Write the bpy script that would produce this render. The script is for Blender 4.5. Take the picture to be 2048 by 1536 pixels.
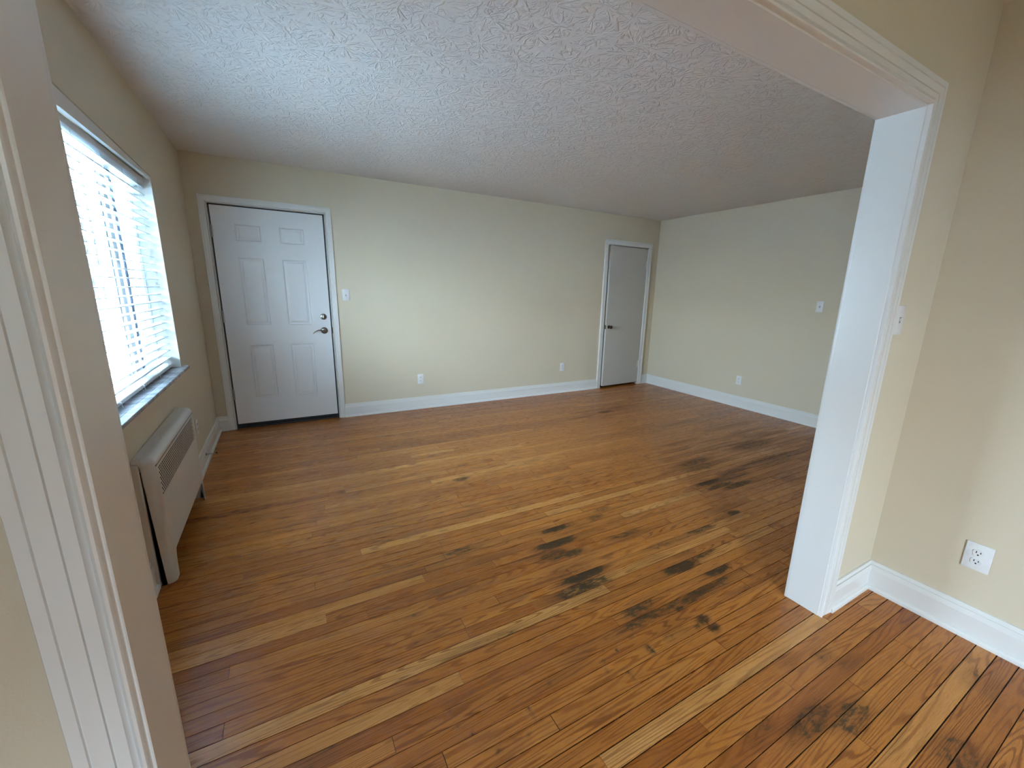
import bpy, bmesh, math, random
from mathutils import Vector, Matrix
from math import sin, cos, pi

# ------------------------------------------------------------------ scene, camera, light
S = bpy.context.scene
COL = S.collection
for o in list(bpy.data.objects):
    bpy.data.objects.remove(o)

S.view_settings.view_transform = 'Standard'
S.view_settings.look = 'None'
S.view_settings.gamma = 1.0
S.view_settings.use_curve_mapping = False
S.view_settings.exposure = 1.32
S.cycles.use_denoising = True
S.cycles.max_bounces = 14
S.cycles.diffuse_bounces = 8
S.cycles.glossy_bounces = 4
S.cycles.transparent_max_bounces = 12
S.cycles.transmission_bounces = 6
S.cycles.caustics_reflective = False
S.cycles.caustics_refractive = False
S.cycles.sample_clamp_indirect = 8.0

YAW, PITCH, ROLL = 0.5245, -0.2297, 0.0259
CAM = Vector((0.6423, -4.8805, 1.4105))
FPX, SHX, SHY = 839.4, 26.76, 11.70
F = Vector((sin(YAW) * cos(PITCH), cos(YAW) * cos(PITCH), sin(PITCH)))
R0 = Vector((cos(YAW), -sin(YAW), 0)); U0 = R0.cross(F)
RR = cos(ROLL) * R0 + sin(ROLL) * U0; UU = -sin(ROLL) * R0 + cos(ROLL) * U0
cam = bpy.data.cameras.new('camera'); camo = bpy.data.objects.new('camera', cam); COL.objects.link(camo)
m = Matrix.Identity(4)
for i in range(3):
    m[i][0] = RR[i]; m[i][1] = UU[i]; m[i][2] = -F[i]; m[i][3] = CAM[i]
camo.matrix_world = m
cam.sensor_fit = 'HORIZONTAL'; cam.sensor_width = 36.0
cam.lens = FPX * 36.0 / 2048
cam.shift_x = -SHX / 2048; cam.shift_y = SHY / 2048
cam.clip_start = 0.02; cam.clip_end = 400
S.camera = camo

world = bpy.data.worlds.new('overcast_sky'); S.world = world; world.use_nodes = True
wn = world.node_tree.nodes; wl = world.node_tree.links
bg = wn['Background']
tc = wn.new('ShaderNodeTexCoord'); sp = wn.new('ShaderNodeSeparateXYZ'); rp = wn.new('ShaderNodeValToRGB')
wl.new(tc.outputs['Generated'], sp.inputs[0]); wl.new(sp.outputs['Z'], rp.inputs[0]); wl.new(rp.outputs[0], bg.inputs[0])
rp.color_ramp.elements[0].position = 0.0; rp.color_ramp.elements[0].color = (0.70, 0.87, 1.0, 1)
rp.color_ramp.elements[1].position = 0.6; rp.color_ramp.elements[1].color = (0.60, 0.80, 1.0, 1)
# overcast sky, brighter towards the street side (-x)
mr = wn.new('ShaderNodeMapRange'); mr.interpolation_type = 'SMOOTHSTEP'; mr.inputs[1].default_value = 0.15; mr.inputs[2].default_value = 1.2
mr.inputs[3].default_value = 0.6; mr.inputs[4].default_value = 90.0
mz = wn.new('ShaderNodeMath'); mz.operation = 'MULTIPLY_ADD'; mz.inputs[1].default_value = 1.05
mx_ = wn.new('ShaderNodeMath'); mx_.operation = 'MULTIPLY'; mx_.inputs[1].default_value = -0.5
wl.new(sp.outputs['X'], mx_.inputs[0]); wl.new(sp.outputs['Z'], mz.inputs[0]); wl.new(mx_.outputs[0], mz.inputs[2])
my_ = wn.new('ShaderNodeMath'); my_.operation = 'MULTIPLY_ADD'; my_.inputs[1].default_value = -0.27
wl.new(sp.outputs['Y'], my_.inputs[0]); wl.new(mz.outputs[0], my_.inputs[2])
wl.new(my_.outputs[0], mr.inputs[0]); wl.new(mr.outputs[0], bg.inputs['Strength'])

def portal(name, loc, rot, sx, sy):
    l = bpy.data.lights.new(name, 'AREA'); l.shape = 'RECTANGLE'; l.size = sx; l.size_y = sy
    l.cycles.is_portal = True
    o = bpy.data.objects.new(name, l); o.location = loc; o.rotation_euler = rot; COL.objects.link(o)
portal('window_portal', (-0.16, -1.9675, 1.47), (0, -pi / 2, 0), 1.3, 1.6)
portal('dining_window_portal', (0.58, -7.70, 1.275), (pi / 2, 0, 0), 1.0, 0.95)

# ------------------------------------------------------------------ dimensions
W, H = 5.7647, 2.5063
YP1, YP2 = -4.0048, -4.1397          # partition: living face, dining face
JL, JR, ZS = 0.400, 2.6446, 2.0705   # cased opening
RX = 3.0999                          # dining right wall
YD = -7.6
WY0, WY1, WZ0 = -2.75, -1.185, 0.841  # living window opening

# ------------------------------------------------------------------ helpers
def tag(o, label=None, cat=None, group=None, kind=None):
    if label: o['label'] = label
    if cat: o['category'] = cat
    if group: o['group'] = group
    if kind: o['kind'] = kind
    return o

def obj(name, bm, mat, parent=None, smooth=False, kind=None):
    me = bpy.data.meshes.new(name)
    bmesh.ops.recalc_face_normals(bm, faces=bm.faces[:])
    if smooth:
        for f in bm.faces: f.smooth = True
    bm.to_mesh(me); bm.free()
    me.materials.append(mat)
    o = bpy.data.objects.new(name, me); COL.objects.link(o)
    if parent:
        o.parent = parent
        o.matrix_parent_inverse = parent.matrix_basis.inverted() if False else Matrix.Identity(4)
    if smooth:
        try:
            me.set_sharp_from_angle(angle=math.radians(35))
        except Exception:
            pass
    if kind: o['kind'] = kind
    return o

def empty(name, loc=(0, 0, 0), rz=0.0):
    o = bpy.data.objects.new(name, None); o.location = loc; o.rotation_euler = (0, 0, rz)
    o.empty_display_size = 0.05
    COL.objects.link(o); return o

def box(bm, x0, x1, y0, y1, z0, z1, bev=0.0, seg=2):
    r = bmesh.ops.create_cube(bm, size=1.0)
    vs = r['verts']
    for v in vs:
        v.co = Vector(((x0 + x1) / 2 + v.co.x * (x1 - x0), (y0 + y1) / 2 + v.co.y * (y1 - y0), (z0 + z1) / 2 + v.co.z * (z1 - z0)))
    if bev > 0:
        es = set()
        for v in vs:
            for e in v.link_edges: es.add(e)
        bmesh.ops.bevel(bm, geom=list(es), offset=bev, segments=seg, profile=0.5, affect='EDGES')
    return vs

def prism(bm, pts, axis, a, b):
    """extrude polygon pts (2d in the other two axes, in order) along axis from a to b"""
    def mk(p, t):
        if axis == 0: return Vector((t, p[0], p[1]))
        if axis == 1: return Vector((p[0], t, p[1]))
        return Vector((p[0], p[1], t))
    v0 = [bm.verts.new(mk(p, a)) for p in pts]; v1 = [bm.verts.new(mk(p, b)) for p in pts]
    n = len(pts)
    bm.faces.new(v0); bm.faces.new(v1[::-1])
    for i in range(n):
        bm.faces.new((v0[i], v1[i], v1[(i + 1) % n], v0[(i + 1) % n]))

def cyl(bm, p0, p1, r0, r1=None, n=20, caps=True):
    p0 = Vector(p0); p1 = Vector(p1); r1 = r0 if r1 is None else r1
    d = (p1 - p0).normalized(); a = d.orthogonal().normalized(); b = d.cross(a)
    c0 = [bm.verts.new(p0 + r0 * (cos(2 * pi * i / n) * a + sin(2 * pi * i / n) * b)) for i in range(n)]
    c1 = [bm.verts.new(p1 + r1 * (cos(2 * pi * i / n) * a + sin(2 * pi * i / n) * b)) for i in range(n)]
    for i in range(n):
        bm.faces.new((c0[i], c0[(i + 1) % n], c1[(i + 1) % n], c1[i]))
    if caps:
        bm.faces.new(c0[::-1]); bm.faces.new(c1)

def lathe(bm, org, d, prof, n=24):
    """prof = [(distance along d, radius)]"""
    org = Vector(org); d = Vector(d).normalized(); a = d.orthogonal().normalized(); b = d.cross(a)
    rings = []
    for t, r in prof:
        if r < 1e-6:
            rings.append([bm.verts.new(org + d * t)])
        else:
            rings.append([bm.verts.new(org + d * t + r * (cos(2 * pi * i / n) * a + sin(2 * pi * i / n) * b)) for i in range(n)])
    for p, q in zip(rings, rings[1:]):
        if len(p) == 1 and len(q) == 1: continue
        for i in range(n):
            j = (i + 1) % n
            if len(p) == 1: bm.faces.new((p[0], q[j], q[i]))
            elif len(q) == 1: bm.faces.new((p[i], p[j], q[0]))
            else: bm.faces.new((p[i], p[j], q[j], q[i]))
    if len(rings[0]) > 1: bm.faces.new(rings[0][::-1])
    if len(rings[-1]) > 1: bm.faces.new(rings[-1])

def tube(bm, pts, rad, n=8, flat=1.0):
    pts = [Vector(p) for p in pts]
    rings = []
    up = Vector((0, 0, 1))
    for i, p in enumerate(pts):
        d = (pts[min(i + 1, len(pts) - 1)] - pts[max(i - 1, 0)]).normalized()
        ref = up if abs(d.dot(up)) < 0.95 else Vector((1, 0, 0))
        a = d.cross(ref).normalized(); b = a.cross(d).normalized()
        r = rad[i] if isinstance(rad, (list, tuple)) else rad
        rings.append([bm.verts.new(p + r * (cos(2 * pi * k / n) * a + flat * sin(2 * pi * k / n) * b)) for k in range(n)])
    for p, q in zip(rings, rings[1:]):
        for k in range(n):
            bm.faces.new((p[k], p[(k + 1) % n], q[(k + 1) % n], q[k]))
    bm.faces.new(rings[0][::-1]); bm.faces.new(rings[-1])

def sweep(bm, prof, path, closed=True):
    """profile [(u,t)] swept along path; path = list of (origin, u_vec, t_vec); each profile point = origin+u*u_vec+t*t_vec"""
    rings = [[bm.verts.new(Vector(o) + u * Vector(uv) + t * Vector(tv)) for u, t in prof] for o, uv, tv in path]
    n = len(prof)
    for p, q in zip(rings, rings[1:]):
        for k in range(n if closed else n - 1):
            bm.faces.new((p[k], p[(k + 1) % n], q[(k + 1) % n], q[k]))
    if closed:
        bm.faces.new(rings[0][::-1]); bm.faces.new(rings[-1])

# ------------------------------------------------------------------ materials
def mat(name):
    m = bpy.data.materials.new(name); m.use_nodes = True
    nt = m.node_tree; b = nt.nodes['Principled BSDF']
    return m, nt.nodes, nt.links, b

def math_node(nodes, links, op, a, b=None, c=None, clamp=False):
    n = nodes.new('ShaderNodeMath'); n.operation = op; n.use_clamp = clamp
    for i, v in enumerate((a, b, c)):
        if v is None: continue
        if isinstance(v, (int, float)): n.inputs[i].default_value = v
        else: links.new(v, n.inputs[i])
    return n.outputs[0]

def paint(name, col, rough=0.5, bump=0.15, scale=260, spec=0.3, var=0.03):
    m, N, L, b = mat(name)
    tcn = N.new('ShaderNodeTexCoord')
    n1 = N.new('ShaderNodeTexNoise'); n1.inputs['Scale'].default_value = 1.7; n1.inputs['Detail'].default_value = 3
    L.new(tcn.outputs['Object'], n1.inputs['Vector'])
    mix = N.new('ShaderNodeMix'); mix.data_type = 'RGBA'
    mix.inputs[6].default_value = (*[c * (1 - var) for c in col], 1); mix.inputs[7].default_value = (*[min(1, c * (1 + var)) for c in col], 1)
    L.new(n1.outputs['Fac'], mix.inputs[0]); L.new(mix.outputs[2], b.inputs['Base Color'])
    b.inputs['Roughness'].default_value = rough; b.inputs['Specular IOR Level'].default_value = spec
    n2 = N.new('ShaderNodeTexNoise'); n2.inputs['Scale'].default_value = scale; n2.inputs['Detail'].default_value = 2
    L.new(tcn.outputs['Object'], n2.inputs['Vector'])
    bp = N.new('ShaderNodeBump'); bp.inputs['Strength'].default_value = bump; bp.inputs['Distance'].default_value = 0.0012
    L.new(n2.outputs['Fac'], bp.inputs['Height']); L.new(bp.outputs['Normal'], b.inputs['Normal'])
    return m

def simple(name, col, rough=0.4, metal=0.0, spec=0.5, noise=0.06, scale=40):
    m, N, L, b = mat(name)
    tcn = N.new('ShaderNodeTexCoord')
    n1 = N.new('ShaderNodeTexNoise'); n1.inputs['Scale'].default_value = scale; n1.inputs['Detail'].default_value = 3
    L.new(tcn.outputs['Object'], n1.inputs['Vector'])
    mix = N.new('ShaderNodeMix'); mix.data_type = 'RGBA'
    mix.inputs[6].default_value = (*[c * (1 - noise) for c in col], 1); mix.inputs[7].default_value = (*[min(1, c * (1 + noise)) for c in col], 1)
    L.new(n1.outputs['Fac'], mix.inputs[0]); L.new(mix.outputs[2], b.inputs['Base Color'])
    b.inputs['Roughness'].default_value = rough; b.inputs['Metallic'].default_value = metal; b.inputs['Specular IOR Level'].default_value = spec
    return m

WALL = paint('cream_wall_paint', (0.60, 0.53, 0.405), 0.55, 0.25, 230)
TRIM = paint('white_trim_paint', (0.69, 0.685, 0.665), 0.32, 0.06, 90, 0.5, 0.015)
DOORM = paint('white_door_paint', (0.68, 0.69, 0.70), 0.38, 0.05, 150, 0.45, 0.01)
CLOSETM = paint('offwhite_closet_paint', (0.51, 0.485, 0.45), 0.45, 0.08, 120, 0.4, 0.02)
RADM = paint('white_radiator_enamel', (0.60, 0.58, 0.555), 0.35, 0.05, 70, 0.5, 0.02)
PLATE = simple('white_plate_plastic', (0.70, 0.705, 0.71), 0.3)
SLOT = simple('dark_slot', (0.01, 0.01, 0.012), 0.6)
NICKEL = simple('satin_nickel', (0.30, 0.285, 0.26), 0.3, 1.0)
BRONZE = simple('aged_bronze', (0.10, 0.075, 0.05), 0.35, 1.0)
DARKM = simple('dark_rubber', (0.012, 0.012, 0.014), 0.6)
IRON_SHADE = simple('iron_and_shade', (0.008, 0.0075, 0.007), 0.9, 0.0, 0.05)
VINYL = simple('white_vinyl', (0.80, 0.82, 0.84), 0.35)
CORD = simple('white_cord', (0.6, 0.62, 0.63), 0.7)

def make_slat():
    m, N, L, b = mat('white_blind_slat')
    b.inputs['Base Color'].default_value = (0.50, 0.55, 0.58, 1); b.inputs['Roughness'].default_value = 0.35
    tr = N.new('ShaderNodeBsdfTranslucent'); tr.inputs[0].default_value = (0.5, 0.56, 0.56, 1)
    tcn = N.new('ShaderNodeTexCoord'); n1 = N.new('ShaderNodeTexNoise'); n1.inputs['Scale'].default_value = 6
    L.new(tcn.outputs['Object'], n1.inputs['Vector'])
    f = math_node(N, L, 'MULTIPLY', n1.outputs['Fac'], 0.22)
    mx = N.new('ShaderNodeMixShader'); L.new(f, mx.inputs[0]); L.new(b.outputs[0], mx.inputs[1]); L.new(tr.outputs[0], mx.inputs[2])
    L.new(mx.outputs[0], N['Material Output'].inputs[0]); return m
SLATM = make_slat()

def make_glass():
    m, N, L, b = mat('window_glass')
    t = N.new('ShaderNodeBsdfTransparent'); t.inputs[0].default_value = (0.93, 0.96, 0.97, 1)
    g = N.new('ShaderNodeBsdfGlossy'); g.inputs['Roughness'].default_value = 0.02
    fr = N.new('ShaderNodeFresnel'); fr.inputs[0].default_value = 1.45
    f2 = math_node(N, L, 'MULTIPLY', fr.outputs[0], 0.10)
    mx = N.new('ShaderNodeMixShader'); L.new(f2, mx.inputs[0]); L.new(t.outputs[0], mx.inputs[1]); L.new(g.outputs[0], mx.inputs[2])
    L.new(mx.outputs[0], N['Material Output'].inputs[0]); return m
GLASS = make_glass()

def make_screen():
    m, N, L, b = mat('insect_screen_mesh')
    t = N.new('ShaderNodeBsdfTransparent')
    b.inputs['Base Color'].default_value = (0.25, 0.27, 0.28, 1); b.inputs['Roughness'].default_value = 0.6
    tcn = N.new('ShaderNodeTexCoord'); n1 = N.new('ShaderNodeTexNoise'); n1.inputs['Scale'].default_value = 4
    L.new(tcn.outputs['Object'], n1.inputs['Vector'])
    f = math_node(N, L, 'MULTIPLY_ADD', n1.outputs['Fac'], 0.1, 0.38)
    mx = N.new('ShaderNodeMixShader'); L.new(f, mx.inputs[0]); L.new(t.outputs[0], mx.inputs[1]); L.new(b.outputs[0], mx.inputs[2])
    L.new(mx.outputs[0], N['Material Output'].inputs[0]); return m
SCREEN = make_screen()

def make_marble():
    m, N, L, b = mat('grey_marble_sill')
    tcn = N.new('ShaderNodeTexCoord')
    n1 = N.new('ShaderNodeTexNoise'); n1.inputs['Scale'].default_value = 9; n1.inputs['Detail'].default_value = 8; n1.inputs['Distortion'].default_value = 1.5
    L.new(tcn.outputs['Object'], n1.inputs['Vector'])
    r = N.new('ShaderNodeValToRGB'); L.new(n1.outputs['Fac'], r.inputs[0])
    r.color_ramp.elements[0].position = 0.4; r.color_ramp.elements[0].color = (0.26, 0.26, 0.28, 1)
    r.color_ramp.elements[1].position = 0.6; r.color_ramp.elements[1].color = (0.42, 0.42, 0.44, 1)
    L.new(r.outputs[0], b.inputs['Base Color']); b.inputs['Roughness'].default_value = 0.25
    return m
MARBLE = make_marble()

def make_ceiling():
    """stomped (crow's foot) plaster: radial ridges around scattered centres"""
    m, N, L, b = mat('stomped_ceiling_plaster')
    b.inputs['Base Color'].default_value = (0.72, 0.70, 0.68, 1); b.inputs['Roughness'].default_value = 0.7; b.inputs['Specular IOR Level'].default_value = 0.2
    tcn = N.new('ShaderNodeTexCoord')
    nz = N.new('ShaderNodeTexNoise'); nz.inputs['Scale'].default_value = 14; nz.inputs['Detail'].default_value = 2
    L.new(tcn.outputs['Object'], nz.inputs['Vector'])
    hs = []
    for k, (sc, off) in enumerate(((4.2, 0.0), (5.1, 3.7), (6.3, 8.1))):
        mp = N.new('ShaderNodeMapping'); mp.inputs['Location'].default_value = (off, off * 1.7, 0); mp.inputs['Rotation'].default_value = (0, 0, off)
        L.new(tcn.outputs['Object'], mp.inputs[0])
        v = N.new('ShaderNodeTexVoronoi'); v.voronoi_dimensions = '2D'; v.inputs['Scale'].default_value = sc
        L.new(mp.outputs[0], v.inputs['Vector'])
        sub = N.new('ShaderNodeVectorMath'); sub.operation = 'SUBTRACT'
        flat = N.new('ShaderNodeVectorMath'); flat.operation = 'MULTIPLY'; flat.inputs[1].default_value = (1, 1, 0)
        L.new(mp.outputs[0], flat.inputs[0]); L.new(flat.outputs[0], sub.inputs[0]); L.new(v.outputs['Position'], sub.inputs[1])
        nor = N.new('ShaderNodeVectorMath'); nor.operation = 'NORMALIZE'; L.new(sub.outputs[0], nor.inputs[0])
        ln = N.new('ShaderNodeVectorMath'); ln.operation = 'LENGTH'; L.new(sub.outputs[0], ln.inputs[0])
        s = N.new('ShaderNodeSeparateXYZ'); L.new(nor.outputs[0], s.inputs[0])
        sc2 = N.new('ShaderNodeSeparateXYZ'); L.new(v.outputs['Color'], sc2.inputs[0])
        cx = math_node(N, L, 'MULTIPLY_ADD', s.outputs[0], 4.0, math_node(N, L, 'MULTIPLY', sc2.outputs[0], 40))
        cy = math_node(N, L, 'MULTIPLY_ADD', s.outputs[1], 4.0, math_node(N, L, 'MULTIPLY', sc2.outputs[1], 40))
        cz = math_node(N, L, 'MULTIPLY_ADD', ln.outputs['Value'], 16.0, math_node(N, L, 'MULTIPLY', nz.outputs['Fac'], 1.5))
        cb = N.new('ShaderNodeCombineXYZ'); L.new(cx, cb.inputs[0]); L.new(cy, cb.inputs[1]); L.new(cz, cb.inputs[2])
        n3 = N.new('ShaderNodeTexNoise'); n3.inputs['Scale'].default_value = 1.0; n3.inputs['Detail'].default_value = 2.0; n3.inputs['Roughness'].default_value = 0.45
        L.new(cb.outputs[0], n3.inputs['Vector'])
        r = N.new('ShaderNodeMapRange'); r.interpolation_type = 'SMOOTHSTEP'; r.inputs[1].default_value = 0.53; r.inputs[2].default_value = 0.66
        L.new(n3.outputs['Fac'], r.inputs[0])
        # only a band of radius around each stomp, and only some stomps
        w1 = N.new('ShaderNodeMapRange'); w1.inputs[1].default_value = 0.012; w1.inputs[2].default_value = 0.03; L.new(ln.outputs['Value'], w1.inputs[0])
        w2 = N.new('ShaderNodeMapRange'); w2.inputs[1].default_value = 0.15; w2.inputs[2].default_value = 0.10; L.new(ln.outputs['Value'], w2.inputs[0])
        h = math_node(N, L, 'MULTIPLY', r.outputs[0], math_node(N, L, 'MULTIPLY', w1.outputs[0], w2.outputs[0]))
        hs.append(h)
    h = math_node(N, L, 'MAXIMUM', math_node(N, L, 'MAXIMUM', hs[0], hs[1]), math_node(N, L, 'MULTIPLY', hs[2], 0.7))
    fine = N.new('ShaderNodeTexNoise'); fine.inputs['Scale'].default_value = 60; fine.inputs['Detail'].default_value = 3
    L.new(tcn.outputs['Object'], fine.inputs['Vector'])
    h2 = math_node(N, L, 'MULTIPLY_ADD', fine.outputs['Fac'], 0.25, h)
    bp = N.new('ShaderNodeBump'); bp.inputs['Strength'].default_value = 1.0; bp.inputs['Distance'].default_value = 0.0031
    L.new(h2, bp.inputs['Height']); L.new(bp.outputs['Normal'], b.inputs['Normal'])
    return m
CEIL = make_ceiling()

def make_oak():
    m, N, L, b = mat('oak_strip_floor')
    tcn = N.new('ShaderNodeTexCoord')
    at = N.new('ShaderNodeAttribute'); at.attribute_name = 'tone'
    ar = N.new('ShaderNodeAttribute'); ar.attribute_name = 'board'
    st = N.new('ShaderNodeAttribute'); st.attribute_name = 'stain'
    s = N.new('ShaderNodeSeparateXYZ'); L.new(tcn.outputs['Object'], s.inputs[0])
    r = ar.outputs['Fac']
    # growth rings: contour lines of stretched noise
    def nvec(fx, fy, k):
        c = N.new('ShaderNodeCombineXYZ')
        L.new(math_node(N, L, 'MULTIPLY_ADD', s.outputs[0], fx, math_node(N, L, 'MULTIPLY', r, 61.0 + k)), c.inputs[0])
        L.new(math_node(N, L, 'MULTIPLY_ADD', s.outputs[1], fy, math_node(N, L, 'MULTIPLY', r, 23.0)), c.inputs[1])
        L.new(math_node(N, L, 'MULTIPLY', r, 91.0), c.inputs[2])
        return c.outputs[0]
    n1 = N.new('ShaderNodeTexNoise'); n1.inputs['Scale'].default_value = 1; n1.inputs['Detail'].default_value = 1.2; n1.inputs['Roughness'].default_value = 0.35
    L.new(nvec(0.95, 15.0, 0), n1.inputs['Vector'])
    n1b = N.new('ShaderNodeTexNoise'); n1b.inputs['Scale'].default_value = 1; n1b.inputs['Detail'].default_value = 3
    L.new(nvec(30.0, 120.0, 3), n1b.inputs['Vector'])
    ph = math_node(N, L, 'MULTIPLY_ADD', n1.outputs['Fac'], 105.0, math_node(N, L, 'MULTIPLY', n1b.outputs['Fac'], 1.6))
    sn = math_node(N, L, 'SINE', ph)
    ring = N.new('ShaderNodeMapRange'); ring.interpolation_type = 'SMOOTHSTEP'; ring.inputs[1].default_value = 0.1; ring.inputs[2].default_value = 1.0
    L.new(sn, ring.inputs[0])
    # pores: fine long dashes
    n2 = N.new('ShaderNodeTexNoise'); n2.inputs['Scale'].default_value = 1; n2.inputs['Detail'].default_value = 2
    L.new(nvec(14.0, 620.0, 7), n2.inputs['Vector'])
    pore = N.new('ShaderNodeMapRange'); pore.inputs[1].default_value = 0.5; pore.inputs[2].default_value = 0.75; L.new(n2.outputs['Fac'], pore.inputs[0])
    n4 = N.new('ShaderNodeTexNoise'); n4.inputs['Scale'].default_value = 1; n4.inputs['Detail'].default_value = 3
    L.new(nvec(2.2, 26.0, 11), n4.inputs['Vector'])
    # base tone ramp
    ramp = N.new('ShaderNodeValToRGB'); e = ramp.color_ramp.elements
    e[0].position = 0.0; e[0].color = (0.18, 0.047, 0.009, 1)
    e[1].position = 1.0; e[1].color = (0.64, 0.34, 0.11, 1)
    x = e.new(0.35); x.color = (0.34, 0.108, 0.0175, 1)
    x = e.new(0.62); x.color = (0.46, 0.170, 0.031, 1)
    t = math_node(N, L, 'MULTIPLY_ADD', n4.outputs['Fac'], 0.34, math_node(N, L, 'SUBTRACT', at.outputs['Fac'], 0.17))
    L.new(t, ramp.inputs[0])
    mx1 = N.new('ShaderNodeMix'); mx1.data_type = 'RGBA'; mx1.blend_type = 'MULTIPLY'; L.new(ramp.outputs[0], mx1.inputs[6])
    mx1.inputs[7].default_value = (0.42, 0.30, 0.20, 1)
    amt = N.new('ShaderNodeTexNoise'); amt.inputs['Scale'].default_value = 1; L.new(nvec(1.0, 5.0, 19), amt.inputs['Vector'])
    L.new(math_node(N, L, 'MULTIPLY', ring.outputs[0], math_node(N, L, 'MULTIPLY_ADD', amt.outputs['Fac'], 1.3, -0.05), clamp=True), mx1.inputs[0])
    mx2 = N.new('ShaderNodeMix'); mx2.data_type = 'RGBA'; mx2.blend_type = 'MULTIPLY'; L.new(mx1.outputs[2], mx2.inputs[6])
    mx2.inputs[7].default_value = (0.55, 0.47, 0.38, 1)
    L.new(math_node(N, L, 'MULTIPLY', pore.outputs[0], 1.0), mx2.inputs[0])
    # stains
    n5 = N.new('ShaderNodeTexNoise'); n5.inputs['Scale'].default_value = 1; n5.inputs['Detail'].default_value = 5; n5.inputs['Roughness'].default_value = 0.7
    L.new(nvec(22.0, 60.0, 0), n5.inputs['Vector'])
    sf = math_node(N, L, 'MULTIPLY_ADD', n5.outputs['Fac'], 2.6, math_node(N, L, 'MULTIPLY_ADD', st.outputs['Fac'], 1.35, -1.98))
    sfr = N.new('ShaderNodeMapRange'); sfr.interpolation_type = 'SMOOTHSTEP'; sfr.inputs[1].default_value = 0.0; sfr.inputs[2].default_value = 0.6; sfr.inputs[4].default_value = 0.93
    L.new(sf, sfr.inputs[0])
    gate = N.new('ShaderNodeMapRange'); gate.inputs[1].default_value = 0.02; gate.inputs[2].default_value = 0.15; L.new(st.outputs['Fac'], gate.inputs[0])
    mx3 = N.new('ShaderNodeMix'); mx3.data_type = 'RGBA'; L.new(mx2.outputs[2], mx3.inputs[6]); mx3.inputs[7].default_value = (0.062, 0.033, 0.011, 1)
    L.new(math_node(N, L, 'MULTIPLY', sfr.outputs[0], gate.outputs[0]), mx3.inputs[0])
    # overall soft discolouration under the stain
    mx4 = N.new('ShaderNodeMix'); mx4.data_type = 'RGBA'; mx4.blend_type = 'MULTIPLY'; L.new(mx3.outputs[2], mx4.inputs[6]); mx4.inputs[7].default_value = (0.45, 0.44, 0.38, 1)
    L.new(math_node(N, L, 'MULTIPLY', st.outputs['Fac'], 0.9, clamp=True), mx4.inputs[0])
    L.new(mx4.outputs[2], b.inputs['Base Color'])
    b.inputs['Roughness'].default_value = 0.30
    rr = math_node(N, L, 'MULTIPLY_ADD', n2.outputs['Fac'], 0.12, math_node(N, L, 'MULTIPLY_ADD', st.outputs['Fac'], 0.3, 0.22))
    L.new(rr, b.inputs['Roughness'])
    b.inputs['Specular IOR Level'].default_value = 0.38
    bp = N.new('ShaderNodeBump'); bp.inputs['Strength'].default_value = 0.25; bp.inputs['Distance'].default_value = 0.0006
    L.new(math_node(N, L, 'ADD', pore.outputs[0], ring.outputs[0]), bp.inputs['Height']); bp.invert = True
    L.new(bp.outputs['Normal'], b.inputs['Normal'])
    return m
OAK = make_oak()

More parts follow.
